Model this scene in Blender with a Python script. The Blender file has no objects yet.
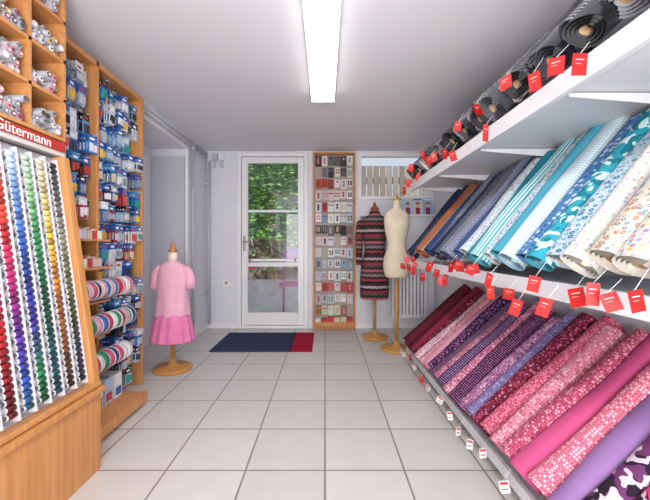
import bpy, math, random
from mathutils import Vector, Matrix
random.seed(11)
R=random.random
U=random.uniform
scene=bpy.context.scene
try:
    scene.view_settings.view_transform='Standard'
    scene.view_settings.look='None'
except Exception: pass

def lin(c):
    return tuple((x/12.92 if x<=0.04045 else ((x+0.055)/1.055)**2.4) for x in c)
def C(h,j=0.0):
    h=h.lstrip('#'); c=[int(h[i:i+2],16)/255 for i in (0,2,4)]
    if j: 
        d=U(-j,j); c=[min(1,max(0,x+d)) for x in c]
    return lin(c)
# ---------------------------------------------------------------- materials
def newmat(name):
    m=bpy.data.materials.new(name); m.use_nodes=True
    nt=m.node_tree; b=nt.nodes['Principled BSDF']
    return m,nt,b
def N(nt,t,**k):
    n=nt.nodes.new(t)
    for a,v in k.items(): setattr(n,a,v)
    return n
def setin(n,i,v): n.inputs[i].default_value=v
def vc_mat(name,rough=0.5,spec=0.4):
    m,nt,b=newmat(name)
    a=N(nt,'ShaderNodeAttribute',attribute_name='Col')
    no=N(nt,'ShaderNodeTexNoise'); setin(no,'Scale',40)
    mr=N(nt,'ShaderNodeMapRange'); setin(mr,3,0.92); setin(mr,4,1.06)
    mx=N(nt,'ShaderNodeMix',data_type='RGBA',blend_type='MULTIPLY'); setin(mx,0,1.0)
    nt.links.new(no.outputs[0],mr.inputs[0])
    nt.links.new(a.outputs['Color'],mx.inputs[6]); nt.links.new(mr.outputs[0],mx.inputs[7])
    nt.links.new(mx.outputs[2],b.inputs['Base Color'])
    setin(b,'Roughness',rough); setin(b,'Specular IOR Level',spec)
    return m
def paint(name,col,rough=0.7,var=0.03,scale=3,bump=0.0):
    m,nt,b=newmat(name)
    tc=N(nt,'ShaderNodeTexCoord')
    no=N(nt,'ShaderNodeTexNoise'); setin(no,'Scale',scale); setin(no,'Detail',4)
    nt.links.new(tc.outputs['Object'],no.inputs['Vector'])
    cr=N(nt,'ShaderNodeValToRGB')
    cr.color_ramp.elements[0].position=.3; cr.color_ramp.elements[1].position=.7
    cr.color_ramp.elements[0].color=tuple(max(0,x*(1-var)) for x in col)+(1,)
    cr.color_ramp.elements[1].color=tuple(min(1,x*(1+var)) for x in col)+(1,)
    nt.links.new(no.outputs[0],cr.inputs[0]); nt.links.new(cr.outputs[0],b.inputs['Base Color'])
    setin(b,'Roughness',rough)
    if bump:
        n2=N(nt,'ShaderNodeTexNoise'); setin(n2,'Scale',90); nt.links.new(tc.outputs['Object'],n2.inputs['Vector'])
        bp=N(nt,'ShaderNodeBump'); setin(bp,'Strength',bump); setin(bp,'Distance',0.002)
        nt.links.new(n2.outputs[0],bp.inputs['Height']); nt.links.new(bp.outputs[0],b.inputs['Normal'])
    return m
def wood_mat(name,c1,c2,axis='Z'):
    m,nt,b=newmat(name)
    tc=N(nt,'ShaderNodeTexCoord'); mp=N(nt,'ShaderNodeMapping')
    mp.inputs['Scale'].default_value={'Z':(25,25,1.5),'Y':(25,1.5,25)}[axis]
    no=N(nt,'ShaderNodeTexNoise'); setin(no,'Scale',2.0); setin(no,'Detail',5)
    cr=N(nt,'ShaderNodeValToRGB'); cr.color_ramp.elements[0].position=.3; cr.color_ramp.elements[1].position=.7
    cr.color_ramp.elements[0].color=c1+(1,); cr.color_ramp.elements[1].color=c2+(1,)
    nt.links.new(tc.outputs['Object'],mp.inputs[0]); nt.links.new(mp.outputs[0],no.inputs['Vector'])
    nt.links.new(no.outputs[0],cr.inputs[0]); nt.links.new(cr.outputs[0],b.inputs['Base Color'])
    setin(b,'Roughness',.45)
    return m
VC=vc_mat('painted_card'); VCG=vc_mat('glossy_plastic',.25,.5); VCF=vc_mat('fabric_layers',.9,.1)
WALL=paint('wall_paint',C('e3e3ea'),.8,.02,2,.15)
CEIL=paint('ceiling_paint',C('e6e6ec'),.85,.015,1.5,.1)
WHITE=paint('white_gloss_paint',C('eeeef0'),.35,.02,5)
SHELF=paint('white_metal_shelf',C('d4d4d9'),.4,.02,5)
WOOD=wood_mat('beech_wood',C('c08048'),C('d4985e'))
WOODY=wood_mat('beech_wood_horizontal',C('c08048'),C('d4985e'),'Y')
CREAM=paint('cream_jersey',C('d8cab2'),.85,.04,30,.3)
def floor_mat():
    m,nt,b=newmat('ceramic_floor_tiles')
    tc=N(nt,'ShaderNodeTexCoord'); mp=N(nt,'ShaderNodeMapping'); mp.inputs['Location'].default_value=(0.345*20,-0.14+.345*20,0)
    br=N(nt,'ShaderNodeTexBrick'); br.offset=0; br.squash=1
    setin(br,'Scale',1); setin(br,'Brick Width',.345); setin(br,'Row Height',.345); setin(br,'Mortar Size',.0045); setin(br,'Mortar Smooth',.1)
    setin(br,'Color1',C('d5d2ce')+(1,)); setin(br,'Color2',C('cdcac7')+(1,)); setin(br,'Mortar',C('8c837a')+(1,))
    no=N(nt,'ShaderNodeTexNoise'); setin(no,'Scale',9); setin(no,'Detail',6)
    mr=N(nt,'ShaderNodeMapRange'); setin(mr,3,.91); setin(mr,4,1.05)
    mx=N(nt,'ShaderNodeMix',data_type='RGBA',blend_type='MULTIPLY'); setin(mx,0,1.0)
    L=nt.links.new
    L(tc.outputs['Object'],mp.inputs[0]); L(mp.outputs[0],br.inputs['Vector']); L(tc.outputs['Object'],no.inputs['Vector'])
    L(no.outputs[0],mr.inputs[0]); L(br.outputs['Color'],mx.inputs[6]); L(mr.outputs[0],mx.inputs[7]); L(mx.outputs[2],b.inputs['Base Color'])
    bp=N(nt,'ShaderNodeBump'); bp.invert=True; setin(bp,'Strength',.4); setin(bp,'Distance',.002); L(br.outputs['Fac'],bp.inputs['Height']); L(bp.outputs[0],b.inputs['Normal'])
    setin(b,'Roughness',.38)
    return m
FLOOR=floor_mat()
def emis(name,col,s):
    m,nt,b=newmat(name); setin(b,'Emission Color',col+(1,)); setin(b,'Emission Strength',s); setin(b,'Base Color',(1,1,1,1))
    return m
LAMP=emis('opal_diffuser',(1.0,.97,.93),16)
LAMPS=emis('opal_diffuser_side',(1.0,.98,.95),3)
def glass():
    m,nt,b=newmat('window_glass'); nt.nodes.remove(b)
    t=N(nt,'ShaderNodeBsdfTransparent'); g=N(nt,'ShaderNodeBsdfGlossy'); setin(g,'Roughness',.02)
    mx=N(nt,'ShaderNodeMixShader'); setin(mx,0,.06)
    nt.links.new(t.outputs[0],mx.inputs[1]); nt.links.new(g.outputs[0],mx.inputs[2]); nt.links.new(mx.outputs[0],nt.nodes['Material Output'].inputs[0])
    return m
GLASS=glass()

def fabric(name,kind,c1,c2=None,c3=None,s=30,rough=.85,spec=.2):
    m,nt,b=newmat(name); L=nt.links.new
    s=s*(1.35 if kind in('floral','dots','multi','check','cross','stripe') else 1.1)
    c1=C(c1)+(1,); c2=(C(c2)+(1,)) if c2 else c1; c3=(C(c3)+(1,)) if c3 else c2
    uv=N(nt,'ShaderNodeUVMap')
    nz=N(nt,'ShaderNodeTexNoise'); setin(nz,'Scale',12); L(uv.outputs[0],nz.inputs['Vector'])
    def mix(fac,a,bb):
        x=N(nt,'ShaderNodeMix',data_type='RGBA')
        L(fac,x.inputs[0])
        for i,v in ((6,a),(7,bb)):
            if isinstance(v,tuple): x.inputs[i].default_value=v
            else: L(v,x.inputs[i])
        return x.outputs[2]
    def mth(op,a,v=None):
        x=N(nt,'ShaderNodeMath',operation=op); L(a,x.inputs[0])
        if v is not None:
            if isinstance(v,(int,float)): x.inputs[1].default_value=v
            else: L(v,x.inputs[1])
        return x.outputs[0]
    def vor(sc,rnd=1.0,feature='F1'):
        v=N(nt,'ShaderNodeTexVoronoi',voronoi_dimensions='2D',feature=feature); setin(v,'Scale',sc); setin(v,'Randomness',rnd)
        L(uv.outputs[0],v.inputs['Vector']); return v
    sep=N(nt,'ShaderNodeSeparateXYZ'); L(uv.outputs[0],sep.inputs[0])
    if kind=='plain':
        col=mix(nz.outputs[0],c1,tuple(x*.8 for x in c1[:3])+(1,))
    elif kind=='dots':
        v=vor(s,.15); f=mth('LESS_THAN',v.outputs['Distance'],.28)
        v2=N(nt,'ShaderNodeSeparateColor'); L(v.outputs['Color'],v2.inputs[0])
        cc=mix(mth('GREATER_THAN',v2.outputs[0],.5),c2,c3); col=mix(f,c1,cc)
    elif kind=='multi':
        v=vor(s,.6); f=mth('LESS_THAN',v.outputs['Distance'],.36)
        hs=N(nt,'ShaderNodeHueSaturation'); L(v.outputs['Color'],hs.inputs['Color']); setin(hs,'Saturation',1.0); setin(hs,'Value',.8)
        cc=mix(mth('ADD',nz.outputs[0],-.1),hs.outputs[0],c2); col=mix(f,c1,cc)
    elif kind=='floral':
        v=vor(s,.9); sc=N(nt,'ShaderNodeSeparateColor'); L(v.outputs['Color'],sc.inputs[0])
        thr=mth('MULTIPLY_ADD',sc.outputs[1],.25); thr.node.inputs[2].default_value=.17
        f=mth('LESS_THAN',v.outputs['Distance'],thr)
        cc=mix(mth('GREATER_THAN',sc.outputs[0],.5),c2,c3)
        ctr=mth('LESS_THAN',v.outputs['Distance'],.1)
        w=vor(s*2.3,1.0); g=mth('LESS_THAN',w.outputs['Distance'],.22)
        base=mix(g,c1,tuple((a+bb)/2 for a,bb in zip(c1,c3)))
        col=mix(f,base,cc); col=mix(ctr,col,c1)
    elif kind=='stripe':
        f=mth('GREATER_THAN',mth('FRACT',mth('MULTIPLY',sep.outputs[0],s)),.55); col=mix(f,c1,c2)
    elif kind=='cross':
        f=mth('GREATER_THAN',mth('FRACT',mth('MULTIPLY',sep.outputs[1],s)),.55); col=mix(f,c1,c2)
    elif kind=='check':
        f=mth('GREATER_THAN',mth('FRACT',mth('MULTIPLY',sep.outputs[0],s)),.5)
        g=mth('GREATER_THAN',mth('FRACT',mth('MULTIPLY',sep.outputs[1],s)),.5)
        h=mth('MULTIPLY',mth('ADD',f,g),.5); col=mix(h,c1,c2)
    elif kind=='zebra':
        w=N(nt,'ShaderNodeTexWave'); setin(w,'Scale',s); setin(w,'Distortion',9); setin(w,'Detail',1); L(uv.outputs[0],w.inputs['Vector'])
        col=mix(mth('GREATER_THAN',w.outputs[1],.5),c1,c2)
    elif kind=='blobs':
        n2=N(nt,'ShaderNodeTexNoise'); setin(n2,'Scale',s); setin(n2,'Detail',.5); L(uv.outputs[0],n2.inputs['Vector'])
        n3=N(nt,'ShaderNodeTexNoise'); setin(n3,'Scale',s*1.3); setin(n3,'Detail',.5)
        mp=N(nt,'ShaderNodeMapping'); mp.inputs['Location'].default_value=(5,3,0); L(uv.outputs[0],mp.inputs[0]); L(mp.outputs[0],n3.inputs['Vector'])
        col=mix(mth('GREATER_THAN',n2.outputs[0],.53),c1,c2); col=mix(mth('GREATER_THAN',n3.outputs[0],.57),col,c3)
    L(col,b.inputs['Base Color']); setin(b,'Roughness',rough); setin(b,'Specular IOR Level',spec)
    return m

# ---------------------------------------------------------------- mesh builder
class MB:
    def __init__(s): s.v=[];s.f=[];s.c=[];s.m=[];s.uv=[];s.sm=[]
    def face(s,ids,col=(1,1,1),mat=0,uv=None,smooth=False):
        s.f.append(ids);s.c.append(col);s.m.append(mat);s.uv.append(uv);s.sm.append(smooth)
    def box(s,lo,hi,col=(1,1,1),mat=0,M=None):
        i=len(s.v)
        for z in (lo[2],hi[2]):
            for x,y in ((lo[0],lo[1]),(hi[0],lo[1]),(hi[0],hi[1]),(lo[0],hi[1])):
                p=Vector((x,y,z)); s.v.append(tuple(M@p if M else p))
        for q in ((3,2,1,0),(4,5,6,7),(0,1,5,4),(1,2,6,5),(2,3,7,6),(3,0,4,7)):
            s.face([i+k for k in q],col,mat)
    def cyl(s,p0,p1,r,n=12,col=(1,1,1),mat=0,r2=None,capcol=None):
        p0=Vector(p0);p1=Vector(p1);d=(p1-p0).normalized()
        a=d.cross(Vector((0,0,1)) if abs(d.z)<.9 else Vector((1,0,0))).normalized(); b=d.cross(a)
        r2=r if r2 is None else r2; i=len(s.v)
        for p,rr in ((p0,r),(p1,r2)):
            for k in range(n):
                t=2*math.pi*k/n; s.v.append(tuple(p+a*rr*math.cos(t)+b*rr*math.sin(t)))
        for k in range(n):
            k2=(k+1)%n; s.face([i+k,i+k2,i+n+k2,i+n+k],col,mat,smooth=True)
        cc=capcol or col
        s.face([i+k for k in range(n)][::-1],cc,mat); s.face([i+n+k for k in range(n)],cc,mat)
    def rings(s,rings,col=(1,1,1),mat=0,cap=True,smooth=True,cols=None):
        i=len(s.v); n=len(rings[0])
        for r in rings: s.v.extend([tuple(p) for p in r])
        for j in range(len(rings)-1):
            for k in range(n):
                k2=(k+1)%n; s.face([i+j*n+k,i+j*n+k2,i+(j+1)*n+k2,i+(j+1)*n+k],cols[j] if cols else col,mat,smooth=smooth)
        if cap:
            s.face([i+k for k in range(n)][::-1],col,mat); l=i+(len(rings)-1)*n; s.face([l+k for k in range(n)],col,mat)
    def lathe(s,cx,cy,prof,n=24,col=(1,1,1),mat=0,ex=1,ey=1):
        s.rings([[(cx+r*ex*math.cos(2*math.pi*k/n),cy+r*ey*math.sin(2*math.pi*k/n),z) for k in range(n)] for z,r in prof],col,mat)
    def build(s,name,mats,parent=None,bevel=0):
        me=bpy.data.meshes.new(name); me.from_pydata(s.v,[],s.f); 
        for m in mats: me.materials.append(m)
        me.polygons.foreach_set('material_index',s.m); me.polygons.foreach_set('use_smooth',s.sm)
        ca=me.color_attributes.new('Col','FLOAT_COLOR','CORNER'); uvl=me.uv_layers.new(name='UVMap')
        for p,c,u in zip(me.polygons,s.c,s.uv):
            for j,li in enumerate(p.loop_indices):
                ca.data[li].color=(c[0],c[1],c[2],1)
                if u: uvl.data[li].uv=u[j]
        me.update()
        o=bpy.data.objects.new(name,me); scene.collection.objects.link(o)
        if parent: o.parent=parent
        if bevel:
            b=o.modifiers.new('bevel','BEVEL'); b.width=bevel; b.segments=2; b.limit_method='ANGLE'
        return o
def empty(name):
    e=bpy.data.objects.new(name,None); scene.collection.objects.link(e); return e

H=2.12; XL=-1.41; XR=1.30; YB=4.19; YF=-2.6
# ---------------------------------------------------------------- room
b=MB(); b.box((-1.9,YF-.1,-.1),(1.5,YB+.0,0)); b.build('floor',[FLOOR])
b=MB(); b.box((-1.9,YF-.1,H),(1.5,YB+.2,H+.12)); b.build('ceiling',[CEIL])
b=MB()
b.box((-1.86,YF,0),(XL,2.62,H)); b.box((-1.86,2.62,1.98),(XL,3.6,H)); b.box((-1.86,3.6,0),(XL,YB,H)); b.box((-1.86,2.62,0),(-1.78,3.6,1.98))
b.build('wall_left',[WALL])
b=MB(); b.box((XR,YF,0),(XR+.15,YB,H)); b.build('wall_right',[WALL])
b=MB(); b.box((-1.86,YF-.1,0),(1.45,YF,H)); b.build('wall_front',[WALL])
DX0,DX1,DZ=-1.045,-.205,2.095
WX0,WX1,WZ0,WZ1=.40,1.22,1.54,2.09
b=MB()
T=YB+.16
b.box((-1.86,YB,0),(DX0,T,H)); b.box((DX0,YB,DZ),(DX1,T,H)); b.box((DX1,YB,0),(WX0,T,H))
b.box((WX0,YB,0),(WX1,T,WZ0)); b.box((WX0,YB,WZ1),(WX1,T,H)); b.box((WX1,YB,0),(XR+.15,T,H))
b.build('wall_back',[WALL])
b=MB(); b.box((XL+.001,YB-.012,0),(DX0-.02,YB-.0005,.06)); b.box((.37,YB-.012,0),(XR-.001,YB-.0005,.06)); b.build('baseboard_back',[WHITE])
b=MB(); b.box((XL+.0005,3.6,0),(XL+.012,YB-.013,.06)); b.build('baseboard_left',[WHITE])
b=MB(); b.box((-1.775,3.585,.0),(-1.44,3.5995,1.9)); b.build('trim_1',[paint('grey_alcove_panel',C('c4c4d2'),.6,.03,3)])
b=MB(); b.box((XL-.02,3.575,0),(XL+.012,3.5995,1.979)); b.box((XL+.0005,2.63,1.965),(XL+.014,3.5995,1.995)); b.build('trim_2',[WHITE])

# door
d=empty('door_1')
b=MB(); f=.045
b.box((DX0,YB-.03,0),(DX0+f,YB+.1,DZ)); b.box((DX1-f,YB-.03,0),(DX1,YB+.1,DZ)); b.box((DX0+f,YB-.03,DZ-f),(DX1-f,YB+.1,DZ)); b.box((DX0+f,YB-.02,0),(DX1-f,YB+.1,.03))
b.build('door_frame',[WHITE],d,.004)
x0,x1=DX0+f+.004,DX1-f-.004; st=.07
b=MB(); y0,y1=YB+.0,YB+.045
b.box((x0,y0,.035),(x0+st,y1,DZ-f-.004)); b.box((x1-st,y0,.035),(x1,y1,DZ-f-.004))
for za,zb in ((.035,.185),(.735,.785),(1.385,1.415),(1.975,DZ-f-.004)): b.box((x0+st,y0,za),(x1-st,y1,zb))
b.build('door_leaf',[WHITE],d,.004)
b=MB(); b.box((x0+st-.005,YB+.02,.18),(x1-st+.005,YB+.026,1.98)); b.build('door_glass',[GLASS],d)
b=MB(); hx=x0+.03
b.box((hx-.015,y0-.008,.92),(hx+.015,y0-.0005,1.10),C('b8b8ba')); b.cyl((hx,y0-.008,1.03),(hx,y0-.05,1.03),.009,10,C('a8a8ac')); b.cyl((hx-.005,y0-.045,1.03),(hx+.11,y0-.045,1.03),.008,10,C('a8a8ac'))
b.build('door_handle',[VCG],d)
b=MB(); b.box((x0+st,y0-.03,.80),(x1-st,y0-.015,.83),C('f0f0f0'))
for xx in (x0+st+.02,x1-st-.04): b.box((xx,y0-.03,.80),(xx+.02,y0-.0005,.83),C('f0f0f0'))
b.build('door_push_bar',[VCG],d)
b=MB(); b.box((x0+st+.005,YB+.012,.71),(x0+st+.1,YB+.018,.78),C('c8302c')); b.box((x0+st+.015,YB+.010,.735),(x0+st+.09,YB+.0125,.76),C('f2f2f2')); b.build('door_sticker',[VC],d)
# window
w=empty('window_1')
b=MB(); f=.035
b.box((WX0,YB-.015,WZ0),(WX0+f,YB+.08,WZ1)); b.box((WX1-f,YB-.015,WZ0),(WX1,YB+.08,WZ1)); b.box((WX0+f,YB-.015,WZ1-f),(WX1-f,YB+.08,WZ1)); b.box((WX0+f,YB-.015,WZ0),(WX1-f,YB+.08,WZ0+f))
b.build('window_frame',[WHITE],w,.004)
b=MB(); b.box((WX0+f,YB+.03,WZ0+f),(WX1-f,YB+.036,WZ1-f)); b.build('window_glass',[GLASS],w)
# ---------------------------------------------------------------- ceiling light(s)
def fixture(y0,y1):
    e=empty('ceiling_light')
    b=MB(); b.box((-.105,y0,H-.025),(.075,y1,H-.0005),C('f0f0f0')); b.build('housing',[WHITE],e)
    b=MB(); b.box((-.098,y0+.012,H-.065),(.068,y1-.012,H-.0255),mat=1); b.m[0]=0; b.build('diffuser',[LAMP,LAMPS],e,.006)
    b=MB(); b.box((-.1,y0,H-.068),(.07,y0+.012,H-.0255)); b.box((-.1,y1-.012,H-.068),(.07,y1,H-.0255)); b.build('end_caps',[WHITE],e)
fixture(1.2,2.62); fixture(-1.4,.0)  # second fixture is unseen, added behind the camera for more light
# ---------------------------------------------------------------- wall services
b=MB()
g=C('c2c2cc')
b.cyl((XL+.03,3.66,.06),(XL+.03,3.66,1.98),.015,10,g); b.cyl((XL+.045,4.13,.06),(XL+.045,4.13,1.98),.017,10,g)
b.cyl((XL+.03,2.7,2.02),(XL+.03,4.1,2.02),.012,10,g); b.cyl((XL+.03,2.7,2.06),(XL+.03,4.1,2.06),.010,10,g)
b.cyl((XL+.03,3.66,1.98),(XL+.03,3.66,2.05),.024,12,g)
for z in (.4,1.1,1.7):
    b.box((XL+.0005,3.635,z),(XL+.03,3.685,z+.02),g); b.box((XL+.0005,4.10,z),(XL+.045,4.16,z+.02),g)
b.build('conduit_pipes',[VC])
b=MB(); b.box((-1.345,YB-.05,2.0),(-1.28,YB-.0005,2.08),C('c4c4cc')); b.cyl((-1.23,YB-.0005,2.03),(-1.23,YB-.05,2.03),.035,16,C('ececee')); b.cyl((-1.23,YB-.03,1.92),(-1.23,YB-.03,2.0),.022,14,C('d8d8de')); b.cyl((-1.31,YB-.02,1.92),(-1.31,YB-.02,2.0),.012,10,C('cfcfd6'))
b.build('alarm_sensor',[VC])
b=MB(); b.box((-1.22,YB-.01,.50),(-1.14,YB-.0005,.58),C('f4f4f4')); b.cyl((-1.18,YB-.0105,.54),(-1.18,YB-.012,.54),.022,16,C('aeaeb4')); b.box((-1.135,YB-.01,.50),(-1.10,YB-.0005,.54),C('f4f4f4'))
b.build('wall_socket',[VC],bevel=.003)
# ---------------------------------------------------------------- door mat
b=MB(); b.box((-1.07,3.23,.0),(-.32,3.92,.012),C('39415a')); b.box((-.32,3.23,.0),(-.12,3.92,.012),C('a4203c')); b.box((-.335,3.23,.001),(-.32,3.92,.0125),C('2c3040'))
b.build('door_mat',[vc_mat('mat_pile',.95,.1)])

# ---------------------------------------------------------------- right hand shelving
YN,YFAR=.30,3.02
s=empty('fabric_shelving')
b=MB()
def shelf(xf,z0,z1,xb=XR-.03):
    b.box((xf,YN,z0),(xf+.018,YFAR,z1)); b.box((xf+.018,YN,z1-.03),(xb,YFAR,z1-.012))
shelf(.735,1.445,1.51); shelf(.715,.805,.86); shelf(.70,.07,.115)
for y in (YN,YFAR-.02): 
    b.box((.77,y,.0),(XR-.03,y+.02,.05))
b.box((.80,YN+.02,0),(.82,YFAR-.02,.07))
for y in (.5,1.15,1.8,2.45,2.98):
    b.box((XR-.03,y-.015,0.0),(XR-.001,y+.015,2.0))
    for z in (.825,1.475):
        i=len(b.v)
        b.v+= [(.80,y-.003,z),(XR-.03,y-.003,z),(XR-.03,y-.003,z-.05),(.80,y-.003,z-.012),(.80,y+.003,z),(XR-.03,y+.003,z),(XR-.03,y+.003,z-.05),(.80,y+.003,z-.012)]
        for q in ((0,1,2,3),(7,6,5,4),(0,4,5,1),(1,5,6,2),(2,6,7,3),(3,7,4,0)): b.face([i+k for k in q])
b.build('shelf_frame',[SHELF],s)

def roll(b,p0,p1,a,bb,mat,edge,ph,n=22,wobA=.05):
    p0=Vector(p0);p1=Vector(p1);d=(p1-p0).normalized(); e1=d.cross(Vector((0,0,1))).normalized(); e2=e1.cross(d).normalized()
    L=(p1-p0).length; m=11; i=len(b.v); ex=U(.7,1.0); sq=U(-.006,.006)
    def sec(t,sc=1.0,off=0):
        r=[]
        for k in range(n):
            th=2*math.pi*k/n
            c,s_=math.cos(th),math.sin(th)
            x=math.copysign(abs(c)**ex,c)*a; y=math.copysign(abs(s_)**ex,s_)*bb
            wob=1+wobA*math.sin(2*th+ph+t*3)+wobA*.6*math.sin(3*th+ph*2-t*5)
            r.append(p0+d*(t*L+off)+e1*(x*wob*sc)+e2*(y*wob*sc+sq*math.sin(t*6+ph)))
        return r
    for j in range(m+1):
        t=j/m; b.v+=[tuple(p) for p in sec(t)]
    per=2*math.pi*(a+bb)/2; u0=ph
    for j in range(m):
        for k in range(n):
            k2=(k+1)%n
            b.face([i+j*n+k,i+(j+1)*n+k,i+(j+1)*n+k2,i+j*n+k2],(1,1,1),mat,[(u0+per*k/n,L*j/m),(u0+per*k/n,L*(j+1)/m),(u0+per*(k+1)/n,L*(j+1)/m),(u0+per*(k+1)/n,L*j/m)],True)
    lite=tuple(min(1,x*1.0+.04) for x in edge); dark=tuple(x*.4 for x in edge)
    for t,sg in ((0,1),(1,-1)):
        rr=8; base=len(b.v)
        for q in range(rr+1):
            sc=1-.80*q/rr; off=sg*(.006 if q%2 else 0) if q<rr else sg*.03
            b.v+=[tuple(p) for p in sec(t,sc,off)]
        for q in range(rr):
            for k in range(n):
                k2=(k+1)%n; ids=[base+q*n+k,base+q*n+k2,base+(q+1)*n+k2,base+(q+1)*n+k]
                col=lite if ((q+k/n)%2)<1.05 else dark
                if q==rr-1: col=C('b59a78')
                b.face(ids if sg>0 else ids[::-1],col,0)
        b.face([base+rr*n+k for k in range(n)],C('3a3028'),0)
def tag(b,x,y,z,wd=.05,ht=.06,col=None,yaw=None):
    yaw=U(-.5,1.2) if yaw is None else yaw
    M=Matrix.Translation((x,y,z))@Matrix.Rotation(-yaw,4,'Z')@Matrix.Rotation(U(-.45,.45),4,'Y')@Matrix.Rotation(U(-.3,.1),4,'X')
    col=col or C('bc201c',.07)
    b.box((-wd/2,-.0012,-ht),(wd/2,.0012,0),col,0,M)
    if col[0]>col[1]*2:
        b.box((-wd*.3,-.002,-ht*.30),(wd*.25,.002,-ht*.26),C('f0c8c8'),0,M)
        b.box((-wd*.3,-.002,-ht*.48),(wd*.1,.002,-ht*.45),C('e09898'),0,M)
    else:
        b.box((-wd*.4,-.002,-ht*.3),(wd*.4,.002,-ht*.1),C('c83030'),0,M); b.box((-wd*.35,-.002,-ht*.7),(wd*.3,.002,-ht*.62),C('666666'),0,M)
    b.cyl((x,y,z),(x+.03,y+U(-.01,.01),z+U(.03,.05)),.0007,4,C('f0f0f0'))
def tier(name,bot,top,ys,specs,a=.055,bb=.05,rough=.85,spec=.2,wobA=.05,jit=.02):
    b=MB(); mats=[VCF]; 
    for i,y in enumerate(ys):
        sp=specs[i%len(specs)]
        m=fabric('fabric_'+sp[0]+'_'+str(i),*sp,rough=rough,spec=spec); mats.append(m)
        j=U(-jit,jit); k=U(-.07,.02)
        aa=a*U(.82,1.2); b2=bb*U(.8,1.25)
        dx=top[0]-bot[0]; dz=top[1]-bot[1]
        p0=(bot[0]+j*.6,y+U(-.008,.008),bot[1]+j*.5+U(0,.015)); p1=(top[0]+k*.7,y+U(-.025,.025)+.02,top[1]+k*dz/dx*.7)
        roll(b,p0,p1,aa,b2,len(mats)-1,C(sp[1]),U(0,6),wobA=wobA)
    return b.build(name,mats)
F='floral'
lower=[(F,'3a1420','8c2a44','5a2030',45),('plain','6a1c34'),(F,'4a1426','8c3050','2a0c18',45),('plain','8a2844'),(F,'6a1c34','c06a80','3a1018',50),(F,'dcc4cc','c05a80','8a3050',48),(F,'d88aa0','ecd8dc','a04868',64),('dots','d8a0b4','8c2850',None,66),(F,'1f1828','b870a0','8858a0',46),('dots','2c1c38','c890c0',None,64),
(F,'c87894','e4ccd4','8c3050',55),('dots','2a1c3c','b890c8',None,60),(F,'c87894','e4d0d8','6c2040',60),('dots','1e1826','c47cb0','a05898',64),(F,'a06a90','d8b8cc','5a3058',52),(F,'8478a8','b8b0d4','6a5a9a',55),(F,'5a1630','c87890','a84060',46),
('dots','c05874','8c2040','d8a0b0',80),(F,'d8869a','ecd0d8','b04864',66),(F,'b85070','e0b8c4','8c2848',72),('plain','d0588a'),('dots','d87890','f0dcd8','b04860',74),('plain','9c78b0'),('blobs','6c3868','2a2030','d8c8d4',24),('blobs','c84478','2c2030','e4b4c4',18),('plain','d8689a'),('plain','b83c6c'),('plain','d05084'),('blobs','e0dad4','b03c80','d8b840',10),('dots','d8a0c0','f0e8ec',None,55),(F,'c098c0','e4d8e8','8858a0',34)]
upper=[('plain','2b3450'),(F,'2c3a5c','6078a8','1c2438',44),('plain','23304a'),('plain','a8684a'),('cross','b8704c','d8ccbc',None,44),('plain','2c4470'),('dots','283458','d8d8e0',None,70),('plain','283050'),('dots','20243c','b8c0d8','8890b8',80),('stripe','44444f','a8a8b0',None,60),('dots','2c3c6c','e0e0e8',None,84),('plain','3c5888'),
(F,'ccd4d8','8898ac','a8b8c4',46),('plain','2a94a8'),('stripe','38a4b4','d4e4e4',None,44),(F,'ccd8dc','5a9cb8','8090a8',42),('plain','4ca4bc'),('check','98c0d0','e0e8ea',None,60),(F,'4c80b4','d0d8e4','2c5090',42),('blobs','3098ac','c4e0e0','1c7888',24),(F,'c0d4dc','609cb8','4878a0',40),('multi','d4d2ca','dcdcdc',None,60),
(F,'ccc4b4','b07458','6080a0',46),('multi','d0ccc0','c0b8a8',None,48),(F,'c8ccd4','b05868','5880b0',44),('blobs','7ca8cc','d4dce4','3868a0',17),(F,'d4d0c4','4480a8','b85068',38),('dots','38709c','e0e4e8',None,44),('plain','5098c0')]
topc=[('plain','33333c'),(F,'b0b0b8','505058','202024',44),('plain','24242a'),('dots','1c1c20','c8c8c8',None,66),('plain','4c4c54'),('zebra','c8c8c8','1c1c20',None,7),(F,'26262a','8c8c94','606068',40),('plain','6c6c74'),('plain','2c2c34'),('cross','34343e','909098',None,50),('plain','202024'),('plain','8c8c94')]
ys=[2.94-i*.086 for i in range(31)]
tier('fabric_rolls',(.69,.16),(1.22,.635),ys,lower,.047,.046)
ys=[2.94-i*.092 for i in range(29)]
tier('fabric_rolls.001',(.735,.91),(1.19,1.455),ys,upper,.05,.045)
tier('fabric_rolls.002',(.745,1.58),(1.175,2.02),[2.95-i*.09 for i in range(29)],topc*3,.056,.054,.25,.7,.10,.05)
b=MB()
y=2.98
while y>.35:
    tag(b,.665-U(0,.04),y,.865+U(-.07,.04),U(.026,.042),U(.038,.058))
    y-=U(.04,.12)
y=2.98
while y>.35:
    tag(b,.655-U(0,.02),y,.12+U(-.03,.03),U(.026,.038),U(.036,.052),C('e0dfdc') if R()<.7 else None)
    y-=U(.12,.24)
y=2.98
while y>.35:
    tag(b,.675-U(0,.03),y,1.54+U(-.07,.08),U(.028,.046),U(.045,.07))
    y-=U(.06,.2)
b.build('price_tags',[VC])

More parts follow.
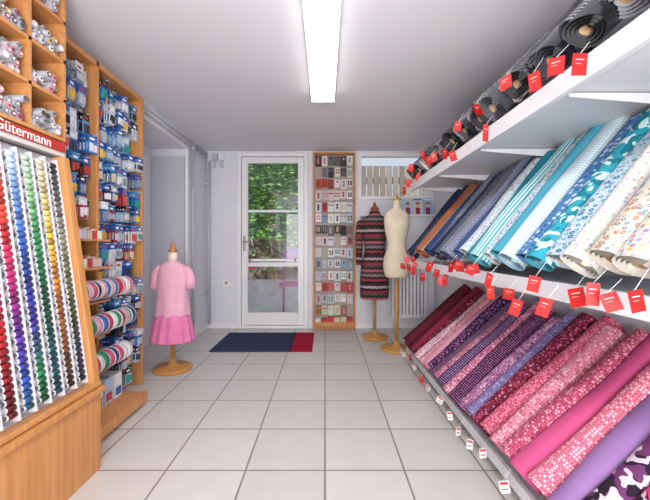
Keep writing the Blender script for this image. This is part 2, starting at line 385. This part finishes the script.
# ---------------------------------------------------------------- dress forms
def stand(b,x,y,zt,col=C('c08a48'),br=.15):
    b.lathe(x,y,[(0,br*.97),(.006,br),(.022,br),(.03,br*.93),(.034,.05),(.05,.035),(.07,.02),(.09,.018)],28,col)
    b.cyl((x,y,.08),(x,y,zt),.017,14,col)
def ellring(cx,cy,z,rx,ry,n=36,wav=0,nw=7,ph=0):
    return [(cx+rx*(1+wav*math.sin(nw*2*math.pi*k/n+ph))*math.cos(2*math.pi*k/n),cy+ry*(1+wav*math.sin(nw*2*math.pi*k/n+ph))*math.sin(2*math.pi*k/n),z) for k in range(n)]
def smoothprof(P,steps=5):
    out=[]
    for i in range(len(P)-1):
        p0=P[max(i-1,0)];p1=P[i];p2=P[i+1];p3=P[min(i+2,len(P)-1)]
        for s_ in range(steps):
            t=s_/steps
            out.append(tuple(.5*((2*p1[k])+(-p0[k]+p2[k])*t+(2*p0[k]-5*p1[k]+4*p2[k]-p3[k])*t*t+(-p0[k]+3*p1[k]-3*p2[k]+p3[k])*t**3) for k in range(len(p1))))
    out.append(P[-1]); return out
def tube(b,pts,rads,mat=0,n=14,fl=1):
    rg=[]
    for i,p in enumerate(pts):
        a=Vector(pts[max(i-1,0)]);c=Vector(pts[min(i+1,len(pts)-1)]); d=(c-a).normalized()
        e1=d.cross(Vector((0,1,0))).normalized(); e2=d.cross(e1)
        rg.append([tuple(Vector(p)+e1*rads[i]*fl*math.cos(2*math.pi*k/n)+e2*rads[i]*math.sin(2*math.pi*k/n)) for k in range(n)])
    b.rings(rg,(1,1,1),mat)
# cream form
fx,fy=.675,3.30
e=empty('dress_form')
b=MB(); stand(b,fx,fy,.72); b.lathe(fx,fy,[(1.405,.036),(1.415,.038),(1.425,.03),(1.435,.012),(1.455,.014),(1.465,.004)],16,C('c9924e')); b.build('wooden_stand',[VC],e)
P=[(.68,.10,.075,0),(.70,.125,.095,0),(.78,.145,.11,0),(.86,.140,.105,0),(.95,.108,.085,0),(1.0,.100,.08,0),(1.08,.118,.092,-.005),(1.16,.135,.105,-.012),(1.22,.14,.095,-.008),(1.27,.135,.075,0),(1.305,.10,.06,0),(1.325,.06,.05,0),(1.35,.042,.042,0),(1.41,.038,.038,0)]
b=MB(); b.rings([ellring(fx,fy+p[3],p[0],p[1]*.86,p[2]*.9) for p in smoothprof(P)]); b.build('torso',[CREAM],e)
# striped dress form
def stripe_dress():
    m,nt,bs=newmat('knitted_striped_wool'); L=nt.links.new
    tc=N(nt,'ShaderNodeTexCoord'); sp=N(nt,'ShaderNodeSeparateXYZ'); L(tc.outputs['Object'],sp.inputs[0])
    w=N(nt,'ShaderNodeMath',operation='MULTIPLY'); L(sp.outputs[0],w.inputs[0]); w.inputs[1].default_value=120
    sn=N(nt,'ShaderNodeMath',operation='SINE'); L(w.outputs[0],sn.inputs[0])
    ma=N(nt,'ShaderNodeMath',operation='MULTIPLY_ADD'); L(sn.outputs[0],ma.inputs[0]); ma.inputs[1].default_value=.0025; L(sp.outputs[2],ma.inputs[2])
    mu=N(nt,'ShaderNodeMath',operation='MULTIPLY'); L(ma.outputs[0],mu.inputs[0]); mu.inputs[1].default_value=3.4
    fr=N(nt,'ShaderNodeMath',operation='FRACT'); L(mu.outputs[0],fr.inputs[0])
    cr=N(nt,'ShaderNodeValToRGB'); cr.color_ramp.interpolation='CONSTANT'; L(fr.outputs[0],cr.inputs[0])
    cols=['241c22','8c3440','2a2228','7a6c70','3c3038','a85860','2a2228','4c4448','902838','241c22','a89894','38282e']
    el=cr.color_ramp.elements
    el[0].color=C(cols[0])+(1,); el[1].position=1/len(cols); el[1].color=C(cols[1])+(1,)
    for i in range(2,len(cols)):
        x=el.new(i/len(cols)); x.color=C(cols[i])+(1,)
    L(cr.outputs[0],bs.inputs['Base Color']); setin(bs,'Roughness',.95)
    return m
SD=stripe_dress()
gx,gy=.53,3.73
e=empty('dress_form')
b=MB(); stand(b,gx,gy,.5,br=.14); b.cyl((gx,gy,.45),(gx,gy,1.3),.017,12,C('c9924e')); b.lathe(gx,gy,[(1.30,.05),(1.36,.045),(1.37,.046),(1.39,.04),(1.41,.014),(1.43,.016),(1.445,.004)],16,C('8c4a30')); b.build('wooden_stand',[VC],e)
P=[(.42,.145,.11,.05),(.5,.15,.115,.05),(.65,.15,.115,.04),(.78,.142,.11,.02),(.9,.115,.09,.01),(.98,.11,.085,.01),(1.1,.13,.10,0),(1.18,.135,.10,0),(1.25,.13,.08,0),(1.29,.10,.065,0),(1.315,.065,.055,0),(1.345,.055,.05,0)]
b=MB(); b.rings([ellring(gx,gy,p[0],p[1],p[2],wav=p[3]) for p in smoothprof(P)])
for sg in (-1,1):
    tube(b,[(gx+sg*.10,gy,1.27),(gx+sg*.145,gy,1.22),(gx+sg*.165,gy-.01,1.08),(gx+sg*.17,gy-.02,.92),(gx+sg*.165,gy-.03,.78)],[.035,.048,.042,.036,.032])
b.build('striped_dress',[SD],e)
# child form
cx,cy=-1.205,2.77
e=empty('child_dress_form')
b=MB(); stand(b,cx,cy,.9,br=.148); b.cyl((cx,cy,.85),(cx,cy,.93),.036,16,C('e8d8c8')); b.lathe(cx,cy,[(.93,.037),(.945,.037),(.955,.02),(.965,.012),(.985,.02),(1.0,.016),(1.01,.003)],16,C('c08048')); b.build('wooden_stand',[VC],e)
PK1=paint('pale_pink_cotton',C('e6aec3'),.85,.06,18,.3); PK2=paint('pink_cotton',C('e07cac'),.85,.08,18,.3)
b=MB(); P=[(.43,.133,.103,.04),(.5,.126,.097,.03),(.6,.118,.09,.015),(.7,.12,.09,0),(.76,.12,.08,0),(.80,.112,.07,0),(.835,.085,.06,0),(.855,.05,.045,0),(.858,.04,.04,0)]
b.rings([ellring(cx,cy,p[0],p[1],p[2],48,wav=p[3],nw=7) for p in smoothprof(P)])
for sg in (-1,1):
    tube(b,[(cx+sg*.085,cy,.810),(cx+sg*.112,cy,.785),(cx+sg*.133,cy,.73),(cx+sg*.144,cy-.005,.64)],[.03,.038,.041,.043])
b.build('tshirt',[PK1],e)
b=MB(); P=[(.235,.175,.148,.05),(.30,.163,.135,.05),(.38,.147,.118,.04),(.44,.13,.101,.02),(.46,.122,.096,0)]
b.rings([ellring(cx,cy,p[0],p[1]*.97,p[2],72,wav=p[3],nw=13) for p in smoothprof(P)],cap=True); b.build('skirt',[PK2],e)

# ---------------------------------------------------------------- thread rack (left, nearest)
e=empty('sewing_thread_display')
TY0,TY1=.45,1.54
b=MB()
b.box((XL+.005,TY0,.0),(-.985,TY1,.34),mat=0)
b.box((XL+.005,TY0,.34),(-.965,TY1+.005,.362),mat=0)
def P3(s_,y,off):
    bx,bz,tx,tz=-1.015,.362,-1.155,1.355
    dx,dz=tx-bx,tz-bz; L=math.hypot(dx,dz); nx,nz=dz/L,-dx/L
    return Vector((bx+dx*s_+nx*off,y,bz+dz*s_+nz*off))
def slab(b,s0,s1,ya,yb,o0,o1,col=(1,1,1),mat=0):
    i=len(b.v)
    for o in (o0,o1):
        for s_,y in ((s0,ya),(s0,yb),(s1,yb),(s1,ya)): b.v.append(tuple(P3(s_,y,o)))
    for q in ((0,3,2,1),(4,5,6,7),(0,1,5,4),(1,2,6,5),(2,3,7,6),(3,0,4,7)): b.face([i+k for k in q],col,mat)
for ya,yb in ((TY0,TY0+.025),(TY1-.04,TY1)):
    slab(b,0,1,ya,yb,-.05,.03)
    i=len(b.v)
    pts=[P3(0,0,-.04),P3(1,0,-.04),Vector((XL+.005,0,1.36)),Vector((XL+.005,0,.36))]
    b.v+=[(p.x,ya,p.z) for p in pts]+[(p.x,yb,p.z) for p in pts]
    for q in ((0,3,2,1),(4,5,6,7),(0,1,5,4),(1,2,6,5),(2,3,7,6),(3,0,4,7)): b.face([i+k for k in q])
slab(b,0,.02,TY0,TY1,-.05,.035)
b.build('wooden_cabinet',[WOOD],e,.003)
b=MB()
slab(b,.02,1,TY0+.025,TY1-.04,-.05,-.02,C('b4b4bc'))
pitch=.066; ncol=15; 
pal=[['2a2a2c','5c5c5c','8c8c7c','6c7040','3c4420','2c3050','1c1c24'],['f0e8d8','e8d890','e8c040','d88830','a06030','603820','301c14'],['d8e8d8','90c890','309858','186848','104838','185868','103040'],
['c8d8f0','80a8e0','3868c0','203888','4830a0','208048','104028'],['f0d0d8','e86040','d83030','c02878','6c2c98','2c48b0','186848'],['f4d8e0','f08cb0','d83880','a01c50','c82028','881420','40101c'],['f8f0e0','f0d0a0','e09850','c05028','883018','58281c','2c1814']]
def lerp(a,b_,t): return tuple(x*(1-t)+y*t for x,y in zip(a,b_))
for cI in range(ncol):
    y=TY1-.04-.035-cI*pitch
    if y<TY0+.04: break
    p=[C(x) for x in pal[cI%len(pal)]]
    rows=40
    slab(b,.03,.985,y-.036,y-.033,-.02,.008,C('e0e0e4')); slab(b,.03,.985,y+.0285,y+.031,-.02,.008,C('e0e0e4'))
    for r in range(rows):
        s_=.045+.925*(r+.5)/rows
        t=(1-s_)*(len(p)-1); k=min(int(t),len(p)-2); c=lerp(p[k],p[k+1],t-k); jit=U(.45,1.2); c=tuple(min(1,x*jit) for x in c)
        q=P3(s_,0,-.004); b.cyl((q.x,y-.008,q.z),(q.x,y+.024,q.z),.0112,10,c,0); 
        b.cyl((q.x,y+.024,q.z),(q.x,y+.028,q.z),.0118,10,C('d8d8dc'),0)
        q=P3(s_,0,-.006)
        b.cyl((q.x,y-.031,q.z),(q.x,y-.012,q.z),.008,8,C('c4c4ca') if r%2 else C('64646c'),0); b.cyl((q.x,y-.012,q.z),(q.x,y-.008,q.z),.0118,10,C('d8d8dc'),0)
b.build('thread_spools',[VC],e)
b=MB(); b.box((-1.20,TY0,1.36),(-1.145,TY1,1.425),C('b8b0ac')); b.box((-1.1445,TY0,1.382),(-1.142,TY1,1.424),C('b83428')); b.box((-1.1445,TY0,1.363),(-1.142,TY1,1.376),C('d8d0cc')); b.build('header_sign',[VCG],e)
tx=bpy.data.curves.new('sign_lettering','FONT'); tx.body='Gütermann'; tx.size=.055; tx.align_x='RIGHT'; tx.extrude=.0008
to=bpy.data.objects.new('sign_lettering',tx); scene.collection.objects.link(to); to.parent=e; to.location=(-1.141,TY1-.08,1.387); to.rotation_euler=(math.pi/2,0,math.pi/2); tx.materials.append(WHITE)
# cubbies
e=empty('button_tube_cabinet')
b=MB(); zs=[1.445,1.615,1.785,1.955,2.105]; XF=-1.14
for z in zs: b.box((XL+.005,TY0,z-.014),(XF,TY1,z))
yd=[TY1-i*.18 for i in range(7)]
for y in yd: b.box((XL+.005,y-.014,zs[0]),(XF,y,zs[-1]-.014))
b.box((XL+.003,TY0,zs[0]-.014),(XL+.008,TY1,zs[-1]))
b.build('wooden_cubbies',[WOODY],e)
b=MB()
tubecols=['c8c8cc','b0a8a0','e0e0e4','7a6a60','d8b0b4','58585f','8c8c94','9a5060','e8e4e0','d07c88','5c7088','c8a860','4a3c38','88a0b0']
for zi in range(4):
    for yi in range(len(yd)-1):
        ya=yd[yi+1]; yb=yd[yi]-.014; z0=zs[zi]; r=.0136
        rows=random.choice((4,5,5)) if zi<3 else 4
        theme=random.sample(tubecols,4)
        for rr in range(rows):
            yy=ya+r+(0 if rr%2==0 else r)+.002
            while yy+r<yb:
                if rr==rows-1 and R()<.4: yy+=2*r+.001; continue
                z=z0+r+rr*r*1.76; xo=XF+.012-U(0,.05)
                bc=random.choice(theme)
                b.cyl((XL+.03,yy,z),(xo,yy,z),r,12,C('9c9ca4'),0,capcol=C('c0c0c6'))
                b.cyl((xo,yy,z),(xo+.004,yy,z),r*.8,10,C(bc),0)
                b.cyl((xo+.004,yy,z),(xo+.006,yy,z),r*.32,6,C(random.choice(['4a4448','f0f0f0'])),0)
                yy+=2*r+.001
b.build('button_tubes',[VCG],e)

# ---------------------------------------------------------------- haberdashery wall units
e=empty('haberdashery_rack')
b=MB(); UY=[1.56,1.98,2.47]; XB=XL+.012; XP=-1.285; ZT=2.02
for y in UY: b.box((XB,y-.012,0),(XP,y+.012,ZT))
for z in (ZT,): b.box((XB,UY[0]+.012,z-.03),(XP,UY[2]-.012,z))
b.box((XB,UY[0]+.012,.03),(-1.09,2.15,.085)); b.box((XB,UY[0]+.02,0),(-1.13,2.12,.03))
for z in (1.07,.92,.74,.56,.36): b.box((XB,UY[0]+.012,z-.07),(XP+.08,UY[1]-.012,z-.058))
b.build('wooden_frame',[WOOD],e,.002)
m,nt,bs=newmat('perforated_pegboard'); tc=N(nt,'ShaderNodeTexCoord'); mp=N(nt,'ShaderNodeMapping'); mp.inputs['Scale'].default_value=(0,40,40)
v=N(nt,'ShaderNodeTexVoronoi'); setin(v,'Randomness',0); setin(v,'Scale',1); cr=N(nt,'ShaderNodeValToRGB'); cr.color_ramp.interpolation='CONSTANT'
cr.color_ramp.elements[0].color=C('555558')+(1,); cr.color_ramp.elements[1].position=.28; cr.color_ramp.elements[1].color=C('d4d4d6')+(1,)
nt.links.new(tc.outputs['Object'],mp.inputs[0]); nt.links.new(mp.outputs[0],v.inputs['Vector']); nt.links.new(v.outputs['Distance'],cr.inputs[0]); nt.links.new(cr.outputs[0],bs.inputs['Base Color'])
PEG=m
b=MB(); b.box((XL+.001,UY[0]+.012,.09),(XB+.004,UY[1]-.012,ZT-.03)); b.box((XL+.001,UY[1]+.012,.02),(XB+.004,UY[2]-.012,ZT-.03)); b.build('pegboard',[PEG],e)
b=MB()
def packs(b,y,z,wd,ht,n_,x0=XB+.03):
    body=random.choice(['1f56a4','3c78c0','d4d8e0','2f62a8','c8d4e4','28303c','b8bcc8','8c98ac','e0e0e0','a83c48','7ca4cc','3468a8'])
    head=random.choice(['2c62b0','2c62b0','d8dce4','2458a0','3c88c8','202838'])
    it=random.choice(['e8e8ec','c8c8d0','20242c','c04848','d8c8a8','b8c4d4','8c98a8','3a4250','e8c040','2c9c94'])
    ht*=U(.8,1.0); wd*=U(.8,1.0)
    b.cyl((XB+.004,y,z+.004),(x0+n_*.018+.01,y,z+.004),.0018,5,C('c8c8c8'))
    for k in range(n_):
        x=x0+k*.018; M=Matrix.Translation((x,y,z))@Matrix.Rotation(U(-.15,.15),4,'Z')@Matrix.Rotation(U(-.03,.12),4,'Y')
        b.box((-.002,-wd/2,-ht*.3),(.002,wd/2,.01),C(head,.04),0,M)
        b.box((-.002,-wd/2,-ht),(.003,wd/2,-ht*.3),C(body,.05),0,M)
        for sg in (-1,1): b.box((.003,sg*wd*.22-wd*.17,-ht*U(.8,.95)),(.009,sg*wd*.22+wd*.17,-ht*U(.4,.5)),C(it,.04),0,M)
        b.box((.002,-wd*.3,-ht*.2),(.003,wd*.2,-ht*.08),C(random.choice(['f4f4f4','c83838','f4f4f4'])),0,M)
for row in range(7):
    for c_ in range(5):
        packs(b,UY[0]+.055+c_*.077,1.93-row*.118,.066,.11,random.choice((3,4,5,6)))
for row in range(16):
    for c_ in range(6):
        if R()<.04: continue
        packs(b,UY[1]+.05+c_*.077,1.93-row*.118,.066,.11,random.choice((3,4,5,6)) if not(c_<2 and row>8) else 2)
b.build('notions_packets',[VCG],e)
b=MB()
for z in (1.013,.863):
    y=UY[0]+.03
    while y<UY[1]-.03:
        c=C(random.choice(['f0e8e4','e8c8c8','d84848','f4f4f4','c8d8e8','e8d0a0','e0e0e0']))
        for k in range(3): b.box((XP-.05+k*.035,y,z),(XP-.025+k*.035,y+.035,z+.065-.01*k),tuple(x*U(.8,1) for x in c))
        y+=.04
rib=['c82038','e8e8e8','d86080','1c3878','3c68b0','e8b8c4','902030','e0e0e0','202020','d8b060','c83c5c','2c8c60','e0a0b0','d05078']
XR_=-1.20
for z in (.745,.56,.36):
    b.cyl((XR_,UY[0]+.0,z),(XR_,2.14,z),.006,8,C('c0c0c0'))
    for yy in (UY[0]+.0,2.13): b.cyl((XB+.0,yy,z),(XR_,yy,z),.004,6,C('c0c0c0'))
    y=UY[0]+.015
    while y<2.09:
        w_=U(.025,.05); c=C(random.choice(rib)); r=U(.048,.0525); fc=C(random.choice(['e8e8ea','d0d0d4','b0b0b8']))
        b.cyl((XR_,y,z),(XR_,y+.002,z),.053,22,fc); b.cyl((XR_,y+.002,z),(XR_,y+w_,z),r,22,c); b.cyl((XR_,y+w_,z),(XR_,y+w_+.002,z),.053,22,fc)
        y+=w_+.003
y=UY[0]+.03
for k in range(6):
    c=C(random.choice(['c8c0d0','e8e8e8','f0d8d8','b0c4e0']))
    b.box((XP-.05,y,.085),(XP+.06,y+.07,.085+U(.08,.16)),c); b.box((XP+.06,y+.01,.10),(XP+.062,y+.06,.085+.06),C(random.choice(['3868b0','c84858','606068']))); y+=.09
b.build('ribbon_reels',[VC],e)

# ---------------------------------------------------------------- button card rack on back wall
e=empty('button_card_rack')
b=MB(); x0,x1=-.145,.36; yb=YB-.002; z1=2.09
b.box((x0,yb-.07,0),(x0+.022,yb,z1)); b.box((x1-.022,yb-.07,0),(x1,yb,z1)); b.box((x0+.022,yb-.07,z1-.022),(x1-.022,yb,z1)); b.box((x0+.022,yb-.07,0),(x1-.022,yb,.05))
b.box((x0+.022,yb-.14,.05),(x1-.022,yb,.062)); b.box((x0+.022,yb-.14,.062),(x1-.022,yb-.132,.10))
b.build('wooden_frame',[WOOD],e,.002)
b=MB(); b.box((x0+.022,yb-.01,.062),(x1-.022,yb,z1-.022),C('b4a89c')); b.build('back_panel',[VC],e)
b=MB(); rows=14; cols=6; pw=(x1-x0-.06)/cols; ph=(z1-.19)/rows
for r in range(rows):
    z=z1-.05-r*ph
    rc=['dark','dark','red','pink','red','mix','dark','pink','white','mix','white','red','mix','gold'][r]
    for c_ in range(cols):
        if R()<.05: continue
        x=x0+.03+pw*(c_+.5)
        col={'white':['f0eeec','e4e4e6','d0d8e4'],'mix':['eeeeea','c4ccd8','d8d8dc','f0f0f0','d890a0','90a8c4'],'dark':['e8e4dc','3c3438','6c6870','a83038'],'red':['b83028','c84438','f0e8e4','e8e4e0','e4d8d8'],'pink':['e0c8cc','f0e8e8','c86078','d8d8e0'],'gold':['c8a860','e8dcc0','8c6848','f0ece4']}[rc]
        col=C(random.choice(col),.03); ww=pw*U(.76,.92)/2; hh=ph*U(.66,.88)
        nk=random.choice((2,3,4))
        for k in range(nk):
            yy=yb-.03-k*.016; M=Matrix.Translation((x+U(-.003,.003),yy,z))@Matrix.Rotation(U(-.25,.25),4,'Z')@Matrix.Rotation(U(-.06,.06),4,'Y')
            b.box((-ww,-.001,-hh),(ww,.001,0),tuple(q*U(.8,1) for q in col),0,M)
        bc=random.choice(['2c2c30','6c4c34','c8b090','903038','405888','888888','c03848','587048','d87890','20242c'])
        nx=random.choice((1,2)); nzr=random.choice((1,2,3))
        for i in range(nx):
            for j in range(nzr):
                px=(-ww*.45+i*ww*.9) if nx==2 else 0; pz=-hh*.3-j*hh*.6/nzr
                a0=M@Vector((px,-.001,pz)); a1=M@Vector((px,-.006,pz)); b.cyl(a0,a1,.0105 if nx==2 else .014,8,C(bc))
        b.cyl((x,yb-.01,z-.006),(x,yb-.03-nk*.016-.012,z-.006),.0018,5,C('c0c0c0'))
for k in range(6):
    xx=x0+.03+k*.075; b.box((xx,yb-.125,.063),(xx+.062,yb-.03,U(.11,.16)),C(random.choice(['c83038','e8e4e0','d8c8a8','707888','e0b0b8'])))
b.build('button_cards',[VC],e)

# ---------------------------------------------------------------- ledge with pattern magazines, radiator
b=MB(); b.box((.42,YB-.10,1.335),(1.28,YB-.001,1.352)); b.build('magazine_ledge',[WHITE])
b=MB()
x=.86
for k,(bg,a1) in enumerate((('cfd6de','c05068'),('b8d0e8','e8d8c8'),('d8ccc4','4878b8'),('8cb0d0','f0e8e0'))):
    M=Matrix.Translation((x,YB-.07,1.352))@Matrix.Rotation(-.18,4,'X')
    b.box((-.055,-.002,0),(.055,.002,.2),C(bg),0,M)
    b.box((-.05,-.003,.175),(.05,-.001,.193),C(a1),0,M)
    b.box((-.026,-.003,.0),(.026,-.0015,.085),C(random.choice(['d85078','3c68b0','f0f0f0','8c3050'])),0,M)
    b.cyl(M@Vector((0,-.0012,.125)),M@Vector((0,-.0028,.125)),.026,12,C('5a3828')); b.cyl(M@Vector((0,-.0015,.112)),M@Vector((0,-.0032,.112)),.021,12,C('d8a888'))
    x+=.118
b.build('pattern_magazines',[VC])
e=empty('radiator')
b=MB(); rx0,rx1=.78,1.20
b.box((rx0,YB-.06,.14),(rx1,YB-.045,.84),C('9a9aa4'))
x=rx0+.004
while x<rx1-.02:
    b.box((x,YB-.10,.14),(x+.026,YB-.06,.84),C('ececf0')); x+=.042
for z in (.14,.80): b.box((rx0,YB-.095,z),(rx1,YB-.06,z+.04),C('ececf0'))
b.build('panel',[VC],e,.003)
b=MB()
for xx in (rx0+.04,rx1-.04):
    b.cyl((xx,YB-.07,.14),(xx,YB-.07,.035),.009,10,C('e8e8e8')); b.cyl((xx,YB-.07,.035),(xx,YB-.013,.035),.009,10,C('e8e8e8'))
b.cyl((rx0-.005,YB-.07,.78),(rx0-.05,YB-.07,.78),.02,12,C('f4f4f4')); b.box((rx0+.05,YB-.045,.3),(rx1-.05,YB-.001,.34),C('d0d0d0'))
b.build('valve_and_pipes',[VC],e)

# ---------------------------------------------------------------- outside
b=MB(); b.box((-5,YB+.16,-.12),(6,12,-.02),C('b8b4ac')); b.build('patio_ground',[paint('concrete_paving',C('c4c2bc'),.9,.15,4,.5)])
b=MB(); b.box((-2.6,5.75,-.02),(.2,5.95,.42)); b.build('retaining_wall',[paint('pale_render',C('c8c8cc'),.9,.12,6,.5)])
m,nt,bs=newmat('rubble_stone'); v=N(nt,'ShaderNodeTexVoronoi'); setin(v,'Scale',5); tc=N(nt,'ShaderNodeTexCoord'); cr=N(nt,'ShaderNodeValToRGB')
cr.color_ramp.elements[0].color=C('b8aa98')+(1,); cr.color_ramp.elements[1].color=C('6c6054')+(1,); cr.color_ramp.elements[1].position=.6
nt.links.new(tc.outputs['Object'],v.inputs['Vector']); nt.links.new(v.outputs['Distance'],cr.inputs[0]); nt.links.new(cr.outputs[0],bs.inputs['Base Color']); setin(bs,'Roughness',.9)
b=MB(); b.box((-3.6,6.5,-.02),(.2,6.8,1.15)); b.build('garden_wall',[m])
b=MB()
for k in range(5200):
    x=U(-3.6,.3); z=U(1.1,3.2) if R()<.9 else U(.6,1.2); y=6.3+U(-.18,.18)+(.1*math.sin(x*4+z*3))
    s_=U(.03,.075); Mx=Matrix.Translation((x,y,z))@Matrix.Rotation(U(0,6.3),4,'Z')@Matrix.Rotation(U(-1.2,1.2),4,'X')
    i=len(b.v); b.v+=[tuple(Mx@Vector(q)) for q in ((-s_,0,0),(0,-s_*.45,.0),(s_,0,0),(0,s_*.45,0.01))]
    b.face([i,i+1,i+2,i+3],random.choice([C('6fae50'),C('5a9644'),C('8ec668'),C('b0dc80'),C('3c6a30')]))
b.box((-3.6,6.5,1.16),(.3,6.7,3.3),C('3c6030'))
b.build('ivy_hedge',[VC])
b=MB(); 
for k in range(26):
    x=.35+k*.10; b.box((x,5.4,.0),(x+.085,5.42,2.22),C(random.choice(['8c7e70','9c8e80','84766a','a89a8a'])))
b.box((.35,5.42,1.2),(3.0,5.46,1.3),C('84786a')); b.box((.35,5.42,1.95),(3.0,5.46,2.05),C('84786a'))
b.build('wooden_fence',[VC])
e=empty('garden_chair')
b=MB(); gxx=-.62; gyy=4.85
for sx in (0,.42):
    b.cyl((gxx+sx,gyy,-.02),(gxx+sx,gyy,.42),.014,8,C('c8b8c8')); b.cyl((gxx+sx,gyy+.4,-.02),(gxx+sx,gyy+.48,.9),.014,8,C('b04890'))
b.build('chair_legs',[VC],e)
b=MB(); b.box((gxx-.02,gyy-.02,.42),(gxx+.44,gyy+.42,.46),C('c05ca0')); b.box((gxx,gyy+.43,.72),(gxx+.42,gyy+.46,.95),C('a060b0')); b.build('chair_seat_and_back',[VC],e,.01)

# ---------------------------------------------------------------- light
wd=bpy.data.worlds.new('sky'); scene.world=wd; wd.use_nodes=True; nt=wd.node_tree
bg=nt.nodes['Background']; bg.inputs[1].default_value=1.3
sk=nt.nodes.new('ShaderNodeTexSky'); sk.sky_type='HOSEK_WILKIE'; sk.turbidity=4; sk.sun_direction=(.2,-.6,.7)
mx=nt.nodes.new('ShaderNodeMix'); mx.data_type='RGBA'; mx.inputs[0].default_value=.6; mx.inputs[7].default_value=(.8,.88,1,1)
nt.links.new(sk.outputs[0],mx.inputs[6]); nt.links.new(mx.outputs[2],bg.inputs[0])
l=bpy.data.lights.new('sun','SUN'); l.energy=3.0; l.angle=.02; o=bpy.data.objects.new('sun',l); scene.collection.objects.link(o)
o.rotation_euler=Vector((-.35,.75,-.85)).to_track_quat('-Z','Y').to_euler()
l=bpy.data.lights.new('front_fill','AREA'); l.shape='RECTANGLE'; l.size=2.4; l.size_y=1.6; l.energy=50; l.color=(.98,.98,1)  # added fill lamp before the closed front wall, no window there
o=bpy.data.objects.new('front_fill',l); scene.collection.objects.link(o); o.location=(0,YF+.1,1.2); o.rotation_euler=(math.pi/2,0,0)
l=bpy.data.lights.new('ceiling_fill','AREA'); l.shape='RECTANGLE'; l.size=.9; l.size_y=1.2; l.energy=60; l.color=(1,.975,.95)  # added fill lamp behind the camera, aimed up to brighten the ceiling
o=bpy.data.objects.new('ceiling_fill',l); scene.collection.objects.link(o); o.location=(0,-.7,.9); o.rotation_euler=(math.radians(138),0,0)
# ---------------------------------------------------------------- camera
cam=bpy.data.cameras.new('camera'); cam.lens=350/650*36; cam.sensor_width=36; cam.shift_y=-3/650; cam.clip_start=.02
co=bpy.data.objects.new('camera',cam); scene.collection.objects.link(co); co.location=(0,0,.97); co.rotation_euler=(math.pi/2,0,0); scene.camera=co
